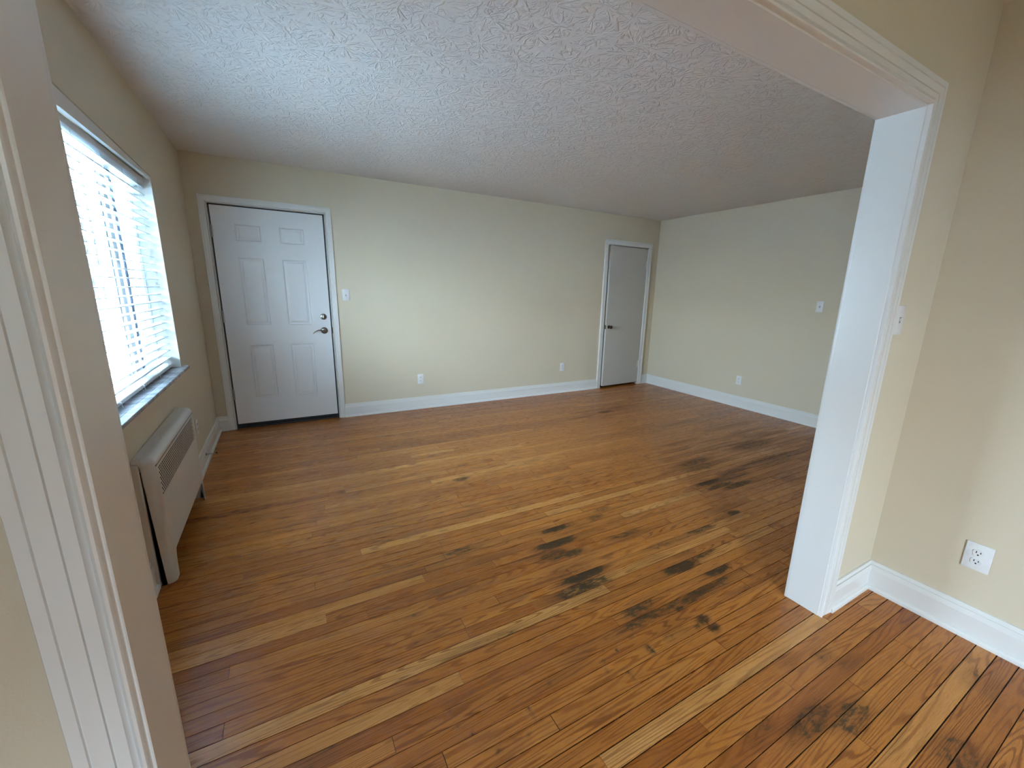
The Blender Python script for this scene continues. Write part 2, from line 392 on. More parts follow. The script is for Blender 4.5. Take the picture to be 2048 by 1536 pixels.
# ------------------------------------------------------------------ floor: strip boards
PITCH_B = 0.0613
ROW0 = -4.187       # y of the lower edge of row 0
STAINS = [(1.975, -2.983, 0.09, 0.022, 0.9), (2.079, -2.985, 0.05, 0.02, 0.6), (2.291, -2.987, 0.06, 0.02, 0.7), (2.389, -2.929, 0.06, 0.02, 0.6), (1.899, -3.108, 0.13, 0.028, 0.95), (2.066, -3.115, 0.2, 0.02, 0.35), (1.83, -3.201, 0.09, 0.045, 0.75), (1.935, -3.23, 0.07, 0.02, 0.85), (1.828, -3.345, 0.14, 0.05, 0.5), (1.862, -3.407, 0.14, 0.025, 1.0), (1.805, -3.483, 0.17, 0.035, 0.8), (1.82, -3.483, 0.03, 0.02, 1.0), (1.822, -3.539, 0.14, 0.03, 0.45), (1.882, -3.583, 0.12, 0.03, 0.4), (2.318, -3.228, 0.12, 0.018, 0.7), (2.084, -3.338, 0.05, 0.015, 0.6), (2.676, -3.083, 0.25, 0.015, 0.5), (2.537, -3.085, 0.1, 0.015, 0.5), (2.438, -3.4, 0.16, 0.022, 0.55), (2.78, -3.399, 0.14, 0.022, 0.8), (2.369, -3.596, 0.12, 0.028, 0.95), (2.547, -3.576, 0.14, 0.02, 0.75), (2.286, -3.585, 0.3, 0.03, 0.4), (2.516, -3.701, 0.09, 0.028, 0.9), (2.574, -3.704, 0.06, 0.02, 0.7), (2.164, -3.771, 0.42, 0.028, 0.75), (1.953, -3.714, 0.1, 0.03, 0.75), (2.118, -3.816, 0.025, 0.02, 0.9), (2.155, -3.901, 0.035, 0.018, 0.9), (2.161, -3.954, 0.03, 0.02, 0.9), (2.104, -3.923, 0.02, 0.012, 0.8), (1.824, -3.907, 0.012, 0.02, 0.9), (1.672, -3.949, 0.012, 0.02, 0.7), (1.802, -3.82, 0.012, 0.012, 0.8), (1.947, -3.901, 0.03, 0.02, 0.5), (2.02, -3.894, 0.04, 0.02, 0.45), (2.434, -4.258, 0.05, 0.03, 0.55), (2.092, -4.384, 0.12, 0.035, 0.7), (2.231, -4.444, 0.1, 0.035, 0.7), (2.393, -4.684, 0.08, 0.06, 0.6), (3.658, -2.658, 0.22, 0.05, 0.7), (3.62, -2.759, 0.2, 0.05, 0.65), (3.451, -2.852, 0.25, 0.04, 0.35), (3.408, -2.984, 0.14, 0.022, 0.95), (3.431, -3.073, 0.14, 0.03, 0.85), (3.586, -3.113, 0.16, 0.025, 0.8), (3.615, -3.007, 0.3, 0.05, 0.6), (3.783, -2.953, 0.2, 0.03, 0.65), (3.84, -3.12, 0.2, 0.04, 0.5), (4.018, -3.125, 0.2, 0.03, 0.5), (4.565, -2.62, 0.3, 0.09, 0.65), (4.354, -2.9, 0.35, 0.04, 0.65), (4.287, -2.993, 0.3, 0.03, 0.6), (4.605, -2.943, 0.3, 0.05, 0.5), (4.844, -2.145, 0.4, 0.05, 0.3), (4.481, -1.813, 0.3, 0.04, 0.3), (3.156, -3.374, 0.05, 0.025, 0.95), (3.053, -3.379, 0.12, 0.02, 0.6), (3.483, -2.496, 0.08, 0.03, 0.45), (5.061, -2.797, 0.4, 0.1, 0.4), (4.282, -3.04, 0.4, 0.08, 0.35), (1.72, -2.067, 0.05, 0.022, 0.8), (1.548, -1.88, 0.12, 0.03, 0.35), (1.381, -2.925, 0.09, 0.022, 0.7), (1.439, -2.929, 0.1, 0.02, 0.5), (1.516, -2.914, 0.12, 0.02, 0.4), (1.692, -2.961, 0.14, 0.03, 0.45), (1.686, -2.795, 0.08, 0.04, 0.35), (1.75, -2.48, 0.3, 0.015, 0.4), (1.659, -2.592, 0.12, 0.02, 0.3), (1.935, -2.442, 0.1, 0.015, 0.4), (2.402, -2.001, 0.08, 0.02, 0.5), (3.992, -1.072, 0.1, 0.035, 0.7), (3.604, -1.147, 0.2, 0.015, 0.4), (1.056, -3.875, 0.008, 0.008, 0.9), (1.221, -3.965, 0.01, 0.008, 0.8), (1.113, -3.963, 0.01, 0.01, 0.8), (1.262, -3.903, 0.01, 0.02, 0.6), (1.023, -3.827, 0.006, 0.006, 0.8), (1.019, -3.765, 0.006, 0.006, 0.7), (1.646, -3.82, 0.008, 0.006, 0.8), (1.602, -3.904, 0.01, 0.012, 0.7), (1.378, -3.84, 0.012, 0.008, 0.7), (1.477, -3.655, 0.012, 0.008, 0.5), (1.699, -3.849, 0.008, 0.008, 0.8), (1.987, -3.841, 0.01, 0.008, 0.6), (1.616, -3.863, 0.01, 0.008, 0.6)]
# boards singled out in the room: row -> [(x0, x1, tone)]
SPECIAL = {10: [(0.0, 1.91, 0.97), (1.91, 2.9, 0.45)], 0: [(1.38, 2.66, 0.93), (0.4, 1.38, 0.55)], 17: [(0.0, 0.69, 0.88), (0.69, 1.5, 0.35)],
           11: [(1.2, 1.70, 0.35), (1.70, 2.95, 0.85)], 18: [(2.45, 3.22, 0.88)], 24: [(0.9, 2.4, 0.86)], 41: [(0.0, 2.5, 0.90)],
           35: [(1.5, 2.31, 0.85)], 49: [(1.3, 3.7, 0.22)], 48: [(1.9, 3.2, 0.30)], 7: [(0.3, 1.80, 0.33), (1.80, 2.6, 0.55)],
           40: [(1.4, 2.8, 0.68)], 39: [(0.9, 2.2, 0.64)], 43: [(0.8, 2.0, 0.36)], 44: [(0.2, 1.5, 0.38)], 13: [(1.4, 1.82, 0.4), (1.82, 3.1, 0.6)],
           16: [(0.0, 0.85, 0.33)], 15: [(0.35, 1.1, 0.72)], 1: [(1.0, 2.3, 0.5)], -1: [(0.9, 1.75, 0.3), (1.75, 2.9, 0.55)], 30: [(0.0, 1.6, 0.66)], 31: [(1.35, 2.6, 0.32)]}

def make_floor():
    rnd = random.Random(11)
    verts = []; faces = []; tone = []; bid = []; stain = []
    rs = {}
    r2 = random.Random(77)
    extra = [(r2.gauss(2.1, 0.75), r2.gauss(-3.1, 0.45), r2.uniform(0.03, 0.22), r2.uniform(0.008, 0.02), r2.uniform(0.3, 0.55)) for _ in range(75)]
    extra += [(r2.uniform(3.2, 5.2), r2.gauss(-2.75, 0.35), r2.uniform(0.05, 0.3), r2.uniform(0.015, 0.035), r2.uniform(0.3, 0.5)) for _ in range(40)]
    extra += [(r2.uniform(1.7, 2.9), r2.uniform(-4.9, -4.15), r2.uniform(0.02, 0.1), r2.uniform(0.01, 0.025), r2.uniform(0.3, 0.5)) for _ in range(22)]
    STAINS.extend(extra)
    for sx in STAINS:
        k0 = int(math.floor((sx[1] - sx[3] * 1.5 - ROW0) / PITCH_B)); k1 = int(math.floor((sx[1] + sx[3] * 1.5 - ROW0) / PITCH_B))
        for k in range(k0, k1 + 1): rs.setdefault(k, []).append(sx)
    def sval(x, y, k):
        v = 0.0
        for (cx, cy, a, b, s_) in rs.get(k, ()):
            a *= 1.15
            if abs(x - cx) > a * 1.5: continue
            home = int(math.floor((cy - ROW0) / PITCH_B))
            dy = (y - cy) / (b * 1.1)
            if b <= 0.036 and k == home and b > 0.015: dy *= 0.7
            d = math.sqrt(((x - cx) / a) ** 2 + dy ** 2)
            w = s_ * max(0.0, min(1.0, (1.45 - d) / 0.8))
            if b <= 0.03 and k != home: w *= 0.3
            v = max(v, w)
        return v
    def board(x0, x1, ya, yb, k, tn):
        r = rnd.random()
        fine = rs.get(k)
        nx = max(1, int((x1 - x0) / 0.016)) if fine and not (x1 < 0.8) else 1
        ny = 5 if nx > 1 else 1
        base = len(verts)
        for i in range(nx + 1):
            x = x0 + (x1 - x0) * i / nx
            for j in range(ny + 1):
                y = ya + (yb - ya) * j / ny
                verts.append((x, y, 0.0)); stain.append(sval(x, y, k) if fine else 0.0)
        for i in range(nx):
            for j in range(ny):
                a = base + i * (ny + 1) + j
                faces.append((a, a + ny + 1, a + ny + 2, a + 1)); tone.append(tn); bid.append(r)
        # edges down
        b0 = len(verts)
        for (x, y) in ((x0, ya), (x1, ya), (x1, yb), (x0, yb)):
            verts.append((x, y, 0.0)); stain.append(0); verts.append((x, y, -0.006)); stain.append(0)
        for q in range(4):
            a = b0 + 2 * q; c = b0 + 2 * ((q + 1) % 4)
            faces.append((a, a + 1, c + 1, c)); tone.append(0.0); bid.append(r)
    k = int(math.floor((YD - ROW0) / PITCH_B)) - 1
    while True:
        y0 = ROW0 + k * PITCH_B; y1 = y0 + PITCH_B
        if y0 > 0.14: break
        xmin, xmax = -0.02, (W + 0.02 if y1 > YP2 else RX + 0.02)
        if y1 < -5.6: xmax = RX + 0.02
        near = y0 < -2.3
        g = rnd.choice([0.0009, 0.0012, 0.0018]) if not near else (rnd.choice([0.0012, 0.0016, 0.0022, 0.003]) if y0 > -4.0 else rnd.choice([0.0022, 0.003, 0.0038]))
        spec = sorted(SPECIAL.get(k, []))
        segs = []; x = xmin
        def fill(a, b):
            x = a
            while x < b - 1e-6:
                ln = rnd.choice([0.4, 0.7, 1.1, 1.6, 2.1]) * rnd.uniform(0.8, 1.25)
                e = x + ln
                if e > b - 0.25: e = b
                tn = min(0.95, max(0.08, rnd.gauss(0.50, 0.115)))
                segs.append((x, e, tn)); x = e
        for (a, b_, tn) in spec:
            if a > x: fill(x, a)
            segs.append((max(a, xmin), b_, 0.5 + (tn - 0.5) * 0.72)); x = b_
        fill(x, xmax)
        for (a, b_, tn) in segs:
            ge = rnd.choice([0.0004, 0.0008, 0.0012])
            board(a + ge, b_ - ge, y0 + g / 2, y1 - g / 2, k, tn)
        k += 1
    # dark subfloor under the joints
    b0 = len(verts)
    for p in ((-0.02, YD - 0.1, -0.0055), (W + 0.02, YD - 0.1, -0.0055), (W + 0.02, 0.14, -0.0055), (-0.02, 0.14, -0.0055)):
        verts.append(p); stain.append(1.0)
    faces.append((b0, b0 + 1, b0 + 2, b0 + 3)); tone.append(0.0); bid.append(0.5)
    me = bpy.data.meshes.new('floor'); me.from_pydata(verts, [], faces)
    a = me.attributes.new('tone', 'FLOAT', 'FACE'); a.data.foreach_set('value', tone)
    a = me.attributes.new('board', 'FLOAT', 'FACE'); a.data.foreach_set('value', bid)
    a = me.attributes.new('stain', 'FLOAT', 'POINT'); a.data.foreach_set('value', stain)
    me.materials.append(OAK)
    o = bpy.data.objects.new('floor', me); COL.objects.link(o)
    o['kind'] = 'structure'; o['label'] = 'glossy oak strip floor with dark water stains'
make_floor()

# ------------------------------------------------------------------ walls and ceiling
def struct(name, bm, m, label=None, smooth=False, parent=None):
    o = obj(name, bm, m, parent, smooth)
    if not parent: o['kind'] = 'structure'
    if label: o['label'] = label
    return o

# back wall with two door openings
D1X0, D1X1, D1Z = 0.155, 1.093, 2.108      # front door rough opening
D2X0, D2X1, D2Z = 4.777, 5.553, 2.094      # closet opening
bm = bmesh.new()
T = 0.13
box(bm, -0.2, D1X0, 0, T, -0.02, H); box(bm, D1X1, D2X0, 0, T, -0.02, H); box(bm, D2X1, W + 0.2, 0, T, -0.02, H)
box(bm, D1X0, D1X1, 0, T, D1Z, H); box(bm, D2X0, D2X1, 0, T, D2Z, H)
struct('wall_back', bm, WALL, 'cream back wall holding the front door and the closet door')
bm = bmesh.new(); box(bm, W, W + 0.13, YP2, 0.0, -0.02, H); struct('wall_right', bm, WALL, 'cream wall at the right end of the living room')
# left wall with window and radiator niche
NY0, NY1, NZ1, NX = -2.49, -1.59, 0.60, -0.12
bm = bmesh.new()
box(bm, -0.2, 0, YP2, WY0, -0.02, H)
box(bm, -0.2, 0, WY1, 0.0, -0.02, H)
box(bm, -0.2, 0, WY0, WY1, 0.61, WZ0 - 0.02)
box(bm, -0.2, 0, WY0, NY0, -0.02, 0.61); box(bm, -0.2, 0, NY1, WY1, -0.02, 0.61)
box(bm, -0.2, NX, NY0, NY1, -0.02, 0.61); box(bm, NX, -0.021, NY0, NY1, -0.02, -0.002); box(bm, NX, 0, NY0, NY1, NZ1, 0.61)
def ztop(y): return 2.063 + (y - WY1) * (2.112 - 2.063) / (WY0 - WY1)
prism(bm, [(WY0, ztop(WY0)), (WY1, ztop(WY1)), (WY1, H), (WY0, H)], 0, -0.2, 0)
struct('wall_left', bm, WALL, 'cream wall on the left holding the blind-covered window')
# partition with the cased opening
bm = bmesh.new()
box(bm, -0.0, JL - 0.015, YP2, YP1, -0.02, H); box(bm, JR + 0.015, W, YP2, YP1, -0.02, H); box(bm, JL - 0.015, JR + 0.015, YP2, YP1, ZS + 0.015, H)
struct('wall_near', bm, WALL, 'cream partition wall around the wide cased opening')
bm = bmesh.new(); box(bm, RX, RX + 0.12, YD, YP2, -0.02, H); struct('wall_dining_right', bm, WALL, 'cream wall at the right of the near room')
DIM_WALL = paint('dimmed_unseen_wall', (0.34, 0.31, 0.26), 0.6)  # unseen walls darkened to hold down bounced light in the near room
bm = bmesh.new(); box(bm, -0.2, 0, YD, YP2, -0.02, H); struct('wall_dining_left', bm, DIM_WALL, 'wall at the left of the near room')
DWX0, DWX1, DWZ0, DWZ1 = 0.08, 1.08, 0.80, 1.75
bm = bmesh.new()
box(bm, -0.2, DWX0, YD - 0.15, YD, -0.02, H); box(bm, DWX1, RX + 0.12, YD - 0.15, YD, -0.02, H)
box(bm, DWX0, DWX1, YD - 0.15, YD, -0.02, DWZ0); box(bm, DWX0, DWX1, YD - 0.15, YD, DWZ1, H)
struct('wall_dining_back', bm, DIM_WALL, 'wall behind the camera with a guessed, unseen window')
bm = bmesh.new(); box(bm, -0.2, W + 0.13, YD - 0.15, 0.13, H, H + 0.1)
struct('ceiling', bm, CEIL, 'white ceiling with stomped plaster texture')
# closet interior
bm = bmesh.new()
box(bm, 4.55, 4.60, T, 0.85, -0.02, H); box(bm, 5.72, 5.77, T, 0.85, -0.02, H); box(bm, 4.55, 5.77, 0.85, 0.9, -0.02, H); box(bm, 4.55, 5.77, T, 0.9, H - 0.3, H - 0.25)
box(bm, 4.55, 5.77, T, 0.9, -0.06, -0.02)
struct('wall_closet', bm, WALL, 'closet interior behind the ajar closet door')

# opening jamb boards
def trimobj(n, bm, label, m=TRIM, smooth=False): return struct('trim_%d' % n, bm, m, label, smooth)
bm = bmesh.new()
e = 0.0015
box(bm, JR, JR + 0.0165, YP2 - 0.001, YP1 + 0.001, 0, ZS + 0.015, e, 1)
box(bm, JL - 0.0165, JL, YP2 - 0.001, YP1 + 0.001, 0, ZS + 0.015, e, 1)
box(bm, JL - 0.0165, JR + 0.0165, YP2 - 0.001, YP1 + 0.001, ZS, ZS + 0.0165, e, 1)
trimobj(1, bm, 'white jamb lining of the wide opening')

# casing profile: u outward from the opening edge, t proud of the wall
CAS = [(0.0, 0.0), (0.0, 0.011), (0.002, 0.0155), (0.0055, 0.017), (0.009, 0.0150), (0.0105, 0.0095), (0.013, 0.0055), (0.0165, 0.0085), (0.018, 0.0135),
       (0.033, 0.0145), (0.0338, 0.0112), (0.0354, 0.0112), (0.0362, 0.0155), (0.0575, 0.0170), (0.0585, 0.0142), (0.0600, 0.0142), (0.0612, 0.0178), (0.0760, 0.0190), (0.0775, 0.0170), (0.0775, 0.0)]
def casing(bm, x0, x1, z1, y, ny, wd=1.0, prof=CAS, z0=0.0):
    """three sided casing on a wall facing ny at plane y"""
    tv = Vector((0, ny, 0)); p = [(u * wd, t) for u, t in prof]
    path = [((x0, y, z0), (-1, 0, 0), tv), ((x0, y, z1), (-1, 0, 1), tv), ((x1, y, z1), (1, 0, 1), tv), ((x1, y, z0), (1, 0, 0), tv)]
    sweep(bm, p, path)
bm = bmesh.new(); casing(bm, JL - 0.004, JR + 0.004, ZS + 0.004, YP2, -1); trimobj(2, bm, 'moulded white casing around the wide opening, near side', smooth=True)
bm = bmesh.new(); casing(bm, JL, JR, ZS, YP1, 1); trimobj(3, bm, 'moulded white casing around the wide opening, living room side', smooth=True)
bm = bmesh.new(); casing(bm, D1X0 - 0.003, D1X1 + 0.003, D1Z + 0.002, 0, -1, 0.80); trimobj(4, bm, 'moulded white casing around the front door', smooth=True)
FLATC = [(0, 0), (0, 0.011), (0.003, 0.015), (0.045, 0.017), (0.050, 0.021), (0.066, 0.021), (0.0685, 0.018), (0.0685, 0)]
bm = bmesh.new(); casing(bm, D2X0, D2X1, D2Z, 0, -1, 1.0, FLATC); trimobj(5, bm, 'plain white casing around the closet door', smooth=True)

# baseboards: (t proud, z)
BASE = [(0, 0), (0.027, 0), (0.027, 0.012), (0.0245, 0.019), (0.019, 0.0235), (0.0145, 0.0245), (0.0145, 0.101), (0.0195, 0.1035), (0.0195, 0.1085), (0.0160, 0.118), (0.0145, 0.1275), (0.0095, 0.1280), (0.0095, 0.1315), (0.0125, 0.1330), (0.0110, 0.1420), (0.0075, 0.146), (0, 0.146)]
def baseboard(bm, a, b, n, ma=0, mb=0):
    a = Vector((*a, 0)); b = Vector((*b, 0)); d = (b - a).normalized(); nv = Vector((*n, 0))
    rings = []
    for p, mm, sg in ((a, ma, 1), (b, mb, -1)):
        rings.append([bm.verts.new(p + nv * t + d * (sg * mm * t) + Vector((0, 0, z))) for t, z in BASE])
    k = len(BASE)
    for i in range(k):
        bm.faces.new((rings[0][i], rings[0][(i + 1) % k], rings[1][(i + 1) % k], rings[1][i]))
    bm.faces.new(rings[0][::-1]); bm.faces.new(rings[1])
def bb(side, segs, label):
    bm = bmesh.new()
    for s_ in segs: baseboard(bm, *s_)
    struct('baseboard_' + side, bm, TRIM, label, True)
cl, cr = D1X0 - 0.003 - 0.062, D1X1 + 0.003 + 0.062
bb('back', [((0, 0), (cl, 0), (0, -1), 1, 0), ((cr, 0), (D2X0 - 0.0685, 0), (0, -1)), ((D2X1 + 0.0685, 0), (W, 0), (0, -1), 0, 1)], 'white baseboard along the back wall')
bb('right', [((W, 0), (W, YP1), (-1, 0), 1, 1)], 'white baseboard along the right wall')
bb('left', [((0, -1.555), (0, 0), (1, 0), 0, 1), ((0, YP1), (0, -2.545), (1, 0), 1, 0)], 'white baseboard beside the radiator cover')
bb('near', [((W, YP1), (JR + 0.0775, YP1), (0, 1), 1, 0), ((JL - 0.0775, YP1), (0, YP1), (0, 1), 0, 1)], 'white baseboard on the living room side of the partition')
bb('dining', [((JR + 0.0775, YP2), (RX, YP2), (0, -1), 0, 1), ((0, YP2), (JL - 0.0775, YP2), (0, -1), 1, 0)], 'white baseboard beside the wide opening in the near room')
bb('dining_right', [((RX, YP2), (RX, YD), (-1, 0), 1, 0)], 'white baseboard under the nearest outlet')

# ------------------------------------------------------------------ front door
door = empty('door_1', (D1X0, 0, 0)); door['kind'] = 'structure'; door['label'] = 'white six-panel front door with satin nickel lever'
def loc(o, root):  # place child built in world coordinates under an unrotated root
    for v in o.data.vertices: v.co -= root.location
    return o
SX0, SX1, SZ0, SZ1 = 0.1665, 1.0815, 0.050, 2.097
def panel_face(bm, x0, x1, z0, z1, y, holes, tv=-1):
    xs = sorted({x0, x1, *[h[0] for h in holes], *[h[1] for h in holes]}); zs = sorted({z0, z1, *[h[2] for h in holes], *[h[3] for h in holes]})
    vm = {}
    def V(x, z):
        if (x, z) not in vm: vm[(x, z)] = bm.verts.new((x, y, z))
        return vm[(x, z)]
    for i in range(len(xs) - 1):
        for j in range(len(zs) - 1):
            cx = (xs[i] + xs[i + 1]) / 2; cz = (zs[j] + zs[j + 1]) / 2
            if any(h[0] < cx < h[1] and h[2] < cz < h[3] for h in holes): continue
            bm.faces.new((V(xs[i], zs[j]), V(xs[i + 1], zs[j]), V(xs[i + 1], zs[j + 1]), V(xs[i], zs[j + 1])))
    for h in holes:
        prev = None
        for ins, dep in ((0, 0), (0.004, -0.002), (0.008, -0.001), (0.014, 0.0065), (0.022, 0.0065), (0.036, 0.001), (0.040, 0.0005)):
            ring = [bm.verts.new(p) for p in ((h[0] + ins, y + dep, h[2] + ins), (h[1] - ins, y + dep, h[2] + ins), (h[1] - ins, y + dep, h[3] - ins), (h[0] + ins, y + dep, h[3] - ins))]
            if prev:
                for q in range(4): bm.faces.new((prev[q], prev[(q + 1) % 4], ring[(q + 1) % 4], ring[q]))
            prev = ring
        bm.faces.new(prev)
bm = bmesh.new()
cols = ((0.338, 0.545), (0.690, 0.905)); rows = ((0.293, 0.836), (1.026, 1.657), (1.800, 1.952))
panel_face(bm, SX0, SX1, SZ0, SZ1, 0.002, [(c[0], c[1], r[0], r[1]) for c in cols for r in rows])
bmesh.ops.remove_doubles(bm, verts=bm.verts[:], dist=1e-5)
# sides and back
b8 = [bm.verts.new(p) for p in ((SX0, 0.002, SZ0), (SX1, 0.002, SZ0), (SX1, 0.002, SZ1), (SX0, 0.002, SZ1), (SX0, 0.046, SZ0), (SX1, 0.046, SZ0), (SX1, 0.046, SZ1), (SX0, 0.046, SZ1))]
for f in ((0, 1, 5, 4), (1, 2, 6, 5), (2, 3, 7, 6), (3, 0, 4, 7), (4, 5, 6, 7)): bm.faces.new([b8[i] for i in f])
loc(obj('door_panel', bm, DOORM, door), door)
# frame, stop and dark weatherstrip
bm = bmesh.new()
box(bm, D1X0 - 0.012, D1X0 + 0.0005, 0.0, T, 0, D1Z + 0.01); box(bm, D1X1 - 0.0005, D1X1 + 0.012, 0.0, T, 0, D1Z + 0.01); box(bm, D1X0, D1X1, 0.0, T, D1Z - 0.0005, D1Z + 0.012)
loc(obj('door_frame', bm, TRIM, door), door)
bm = bmesh.new()
box(bm, D1X0, SX0 + 0.02, 0.010, 0.085, 0.02, D1Z); box(bm, SX1 - 0.02, D1X1, 0.010, 0.085, 0.02, D1Z); box(bm, D1X0, D1X1, 0.010, 0.085, SZ1 - 0.02, D1Z)
for v in bm.verts:
    pass
loc(obj('weatherstrip', bm, DARKM, door), door)
bm = bmesh.new(); box(bm, D1X0, D1X1, 0.004, 0.2, 0.0, 0.022, 0.003); box(bm, D1X0, D1X1, 0.03, 0.09, 0.02, 0.056)
loc(obj('threshold', bm, DARKM, door), door)
bm = bmesh.new(); box(bm, D1X0 - 0.1, D1X1 + 0.1, 0.135, 0.16, -0.05, D1Z + 0.1)  # unseen panel added behind the door to stop daylight leaking in
loc(obj('light_block', bm, DOORM, door), door)
for zc in (1.872, 1.107, 0.352):
    bm = bmesh.new()
    for q in range(5):
        a = zc - 0.052 + q * 0.0208
        cyl(bm, (0.1585, -0.007, a + 0.0006), (0.1585, -0.007, a + 0.0202), 0.0062, n=12)
    lathe(bm, (0.1585, -0.007, zc + 0.052), (0, 0, 1), [(0, 0.0045), (0.003, 0.0055), (0.008, 0.003), (0.009, 0)], 12)
    box(bm, 0.1600, 0.1720, -0.0015, 0.003, zc - 0.051, zc + 0.051)
    loc(obj('hinge', bm, NICKEL, door, True), door)
bm = bmesh.new()
lathe(bm, (1.015, 0.002, 0.962), (0, -1, 0), [(0, 0.034), (0.004, 0.034), (0.009, 0.030), (0.013, 0.022), (0.015, 0.013), (0.045, 0.0115), (0.055, 0.012), (0.058, 0.0)], 32)
pts = []; rad = []
for i in range(17):
    t = i / 16
    pts.append((1.018 - 0.112 * t, -0.048 - 0.004 * sin(pi * t), 0.962 + 0.010 * sin(pi * t * 1.0) - 0.026 * t ** 3)); rad.append(0.0098 - 0.0045 * t)
tube(bm, pts, rad, 12, 0.75)
loc(obj('lever_handle', bm, NICKEL, door, True), door)
bm = bmesh.new()
lathe(bm, (1.017, 0.002, 1.104), (0, -1, 0), [(0, 0.031), (0.005, 0.031), (0.012, 0.026), (0.014, 0.018), (0.020, 0.011), (0.022, 0)], 32)
box(bm, 1.0125, 1.0215, -0.042, -0.016, 1.087, 1.121, 0.003)
loc(obj('deadbolt', bm, NICKEL, door, True), door)
bm = bmesh.new(); box(bm, D1X1 - 0.006, D1X1 + 0.006, -0.012, 0.004, 0.930, 0.994, 0.002)
loc(obj('strike_plate', bm, BRONZE, door), door)

# ------------------------------------------------------------------ closet door, ajar
HX, ANG = 5.546, 0.050
cd = empty('door_2', (HX, -0.004, 0), ANG); cd['kind'] = 'structure'; cd['label'] = 'plain flush closet door standing slightly ajar'
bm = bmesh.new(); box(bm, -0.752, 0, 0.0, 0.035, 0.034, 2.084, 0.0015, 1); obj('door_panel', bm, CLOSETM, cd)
bm = bmesh.new()
lathe(bm, (-0.700, 0.0, 0.930), (0, -1, 0), [(0, 0.026), (0.003, 0.026), (0.006, 0.020), (0.009, 0.009), (0.030, 0.008), (0.034, 0.014), (0.042, 0.0235), (0.052, 0.026), (0.062, 0.022), (0.067, 0.010), (0.068, 0)], 24)
obj('door_knob', bm, BRONZE, cd, True)
bm = bmesh.new(); box(bm, -0.7535, -0.7515, 0.006, 0.029, 0.900, 0.958); box(bm, -0.760, -0.751, 0.012, 0.022, 0.921, 0.936, 0.002); obj('latch_plate', bm, BRONZE, cd)
for zc in (1.850, 0.332):
    bm = bmesh.new(); cyl(bm, (0.002, -0.008, zc - 0.053), (0.002, -0.008, zc + 0.053), 0.0075, n=12); box(bm, -0.026, 0.0, -0.0025, 0.001, zc - 0.05, zc + 0.05)
    lathe(bm, (0.002, -0.008, zc + 0.053), (0, 0, 1), [(0, 0.006), (0.006, 0.006), (0.010, 0)], 12)
    obj('hinge', bm, TRIM, cd, True)
bm = bmesh.new()
box(bm, D2X0 - 0.012, D2X0 + 0.0005, 0.0, T, 0, D2Z + 0.01); box(bm, D2X1 - 0.0005, D2X1 + 0.012, 0.0, T, 0, D2Z + 0.01); box(bm, D2X0, D2X1, 0, T, D2Z - 0.0005, D2Z + 0.012)
trimobj(6, bm, 'white jamb lining of the closet doorway')

# ------------------------------------------------------------------ window unit
win = empty('window_1', (-0.11, (WY0 + WY1) / 2, WZ0)); win['kind'] = 'structure'; win['label'] = 'white vinyl window with muntin grid behind the blinds'
ZT = 2.06
bm = bmesh.new()
X0, X1 = -0.165, -0.105
box(bm, X0, X1, WY0, WY0 + 0.04, WZ0, ZT + 0.05); box(bm, X0, X1, WY1 - 0.035, WY1, WZ0, ZT + 0.02)
box(bm, X0, X1, WY0, WY1, WZ0, WZ0 + 0.035); box(bm, X0, X1, WY0, WY1, 2.02, ZT + 0.05)
loc(obj('window_frame', bm, VINYL, win), win)
bm = bmesh.new(); box(bm, X0, -0.100, -1.762, -1.690, WZ0 + 0.03, 2.03, 0.003); loc(obj('mullion', bm, VINYL, win), win)
def sash(y0, y1, xc, ys, zs):
    s_ = 0.045
    bm = bmesh.new()
    box(bm, xc - 0.018, xc + 0.018, y0, y0 + s_, WZ0 + 0.035, 2.02, 0.002, 1); box(bm, xc - 0.018, xc + 0.018, y1 - s_, y1, WZ0 + 0.035, 2.02, 0.002, 1)
    box(bm, xc - 0.0175, xc + 0.0175, y0 + s_, y1 - s_, WZ0 + 0.035, WZ0 + 0.08); box(bm, xc - 0.0175, xc + 0.0175, y0 + s_, y1 - s_, 1.975, 2.02)
    s = loc(obj('sash', bm, VINYL, win), win)
    bm = bmesh.new(); box(bm, xc - 0.003, xc + 0.003, y0 + s_ - 0.004, y1 - s_ + 0.004, WZ0 + 0.075, 1.98); g = obj('glass_pane', bm, GLASS, s); loc(g, win)
    bm = bmesh.new()
    for y in ys: box(bm, xc - 0.006, xc + 0.006, y - 0.008, y + 0.008, WZ0 + 0.08, 1.975)
    for z in zs: box(bm, xc - 0.0055, xc + 0.0055, y0 + s_, y1 - s_, z - 0.008, z + 0.008)
    g = obj('muntin_grid', bm, VINYL, s); loc(g, win)
    return s
ZS_ = [WZ0 + 0.08 + (1.975 - WZ0 - 0.08) * k / 6 for k in range(1, 6)]
sash(WY0 + 0.04, -1.765, -0.128, [-1.97, -2.125, -2.28, -2.435, -2.59], ZS_)
sash(-1.688, WY1 - 0.035, -0.128, [-1.53, -1.375], ZS_)
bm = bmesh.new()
box(bm, -0.104, -0.094, -1.86, -1.845, WZ0 + 0.035, 2.02); box(bm, -0.104, -0.094, -1.622, -1.607, WZ0 + 0.035, 2.02)  # dark strips stand for the backlit shade on the frame edges
loc(obj('shade_strip', bm, simple('backlit_shade', (0.03, 0.045, 0.07), 0.5), win), win)
bm = bmesh.new(); box(bm, -0.1605, -0.1595, -1.64, WY1 - 0.08, WZ0 + 0.08, 1.975); loc(obj('insect_screen', bm, SCREEN, win), win)
bm = bmesh.new(); box(bm, -0.125, -0.0005, WY0 + 0.001, WY1 - 0.001, WZ0 - 0.019, WZ0); box(bm, 0.0, 0.038, WY0 - 0.05, WY1 + 0.05, WZ0 - 0.020, WZ0, 0.002, 1)
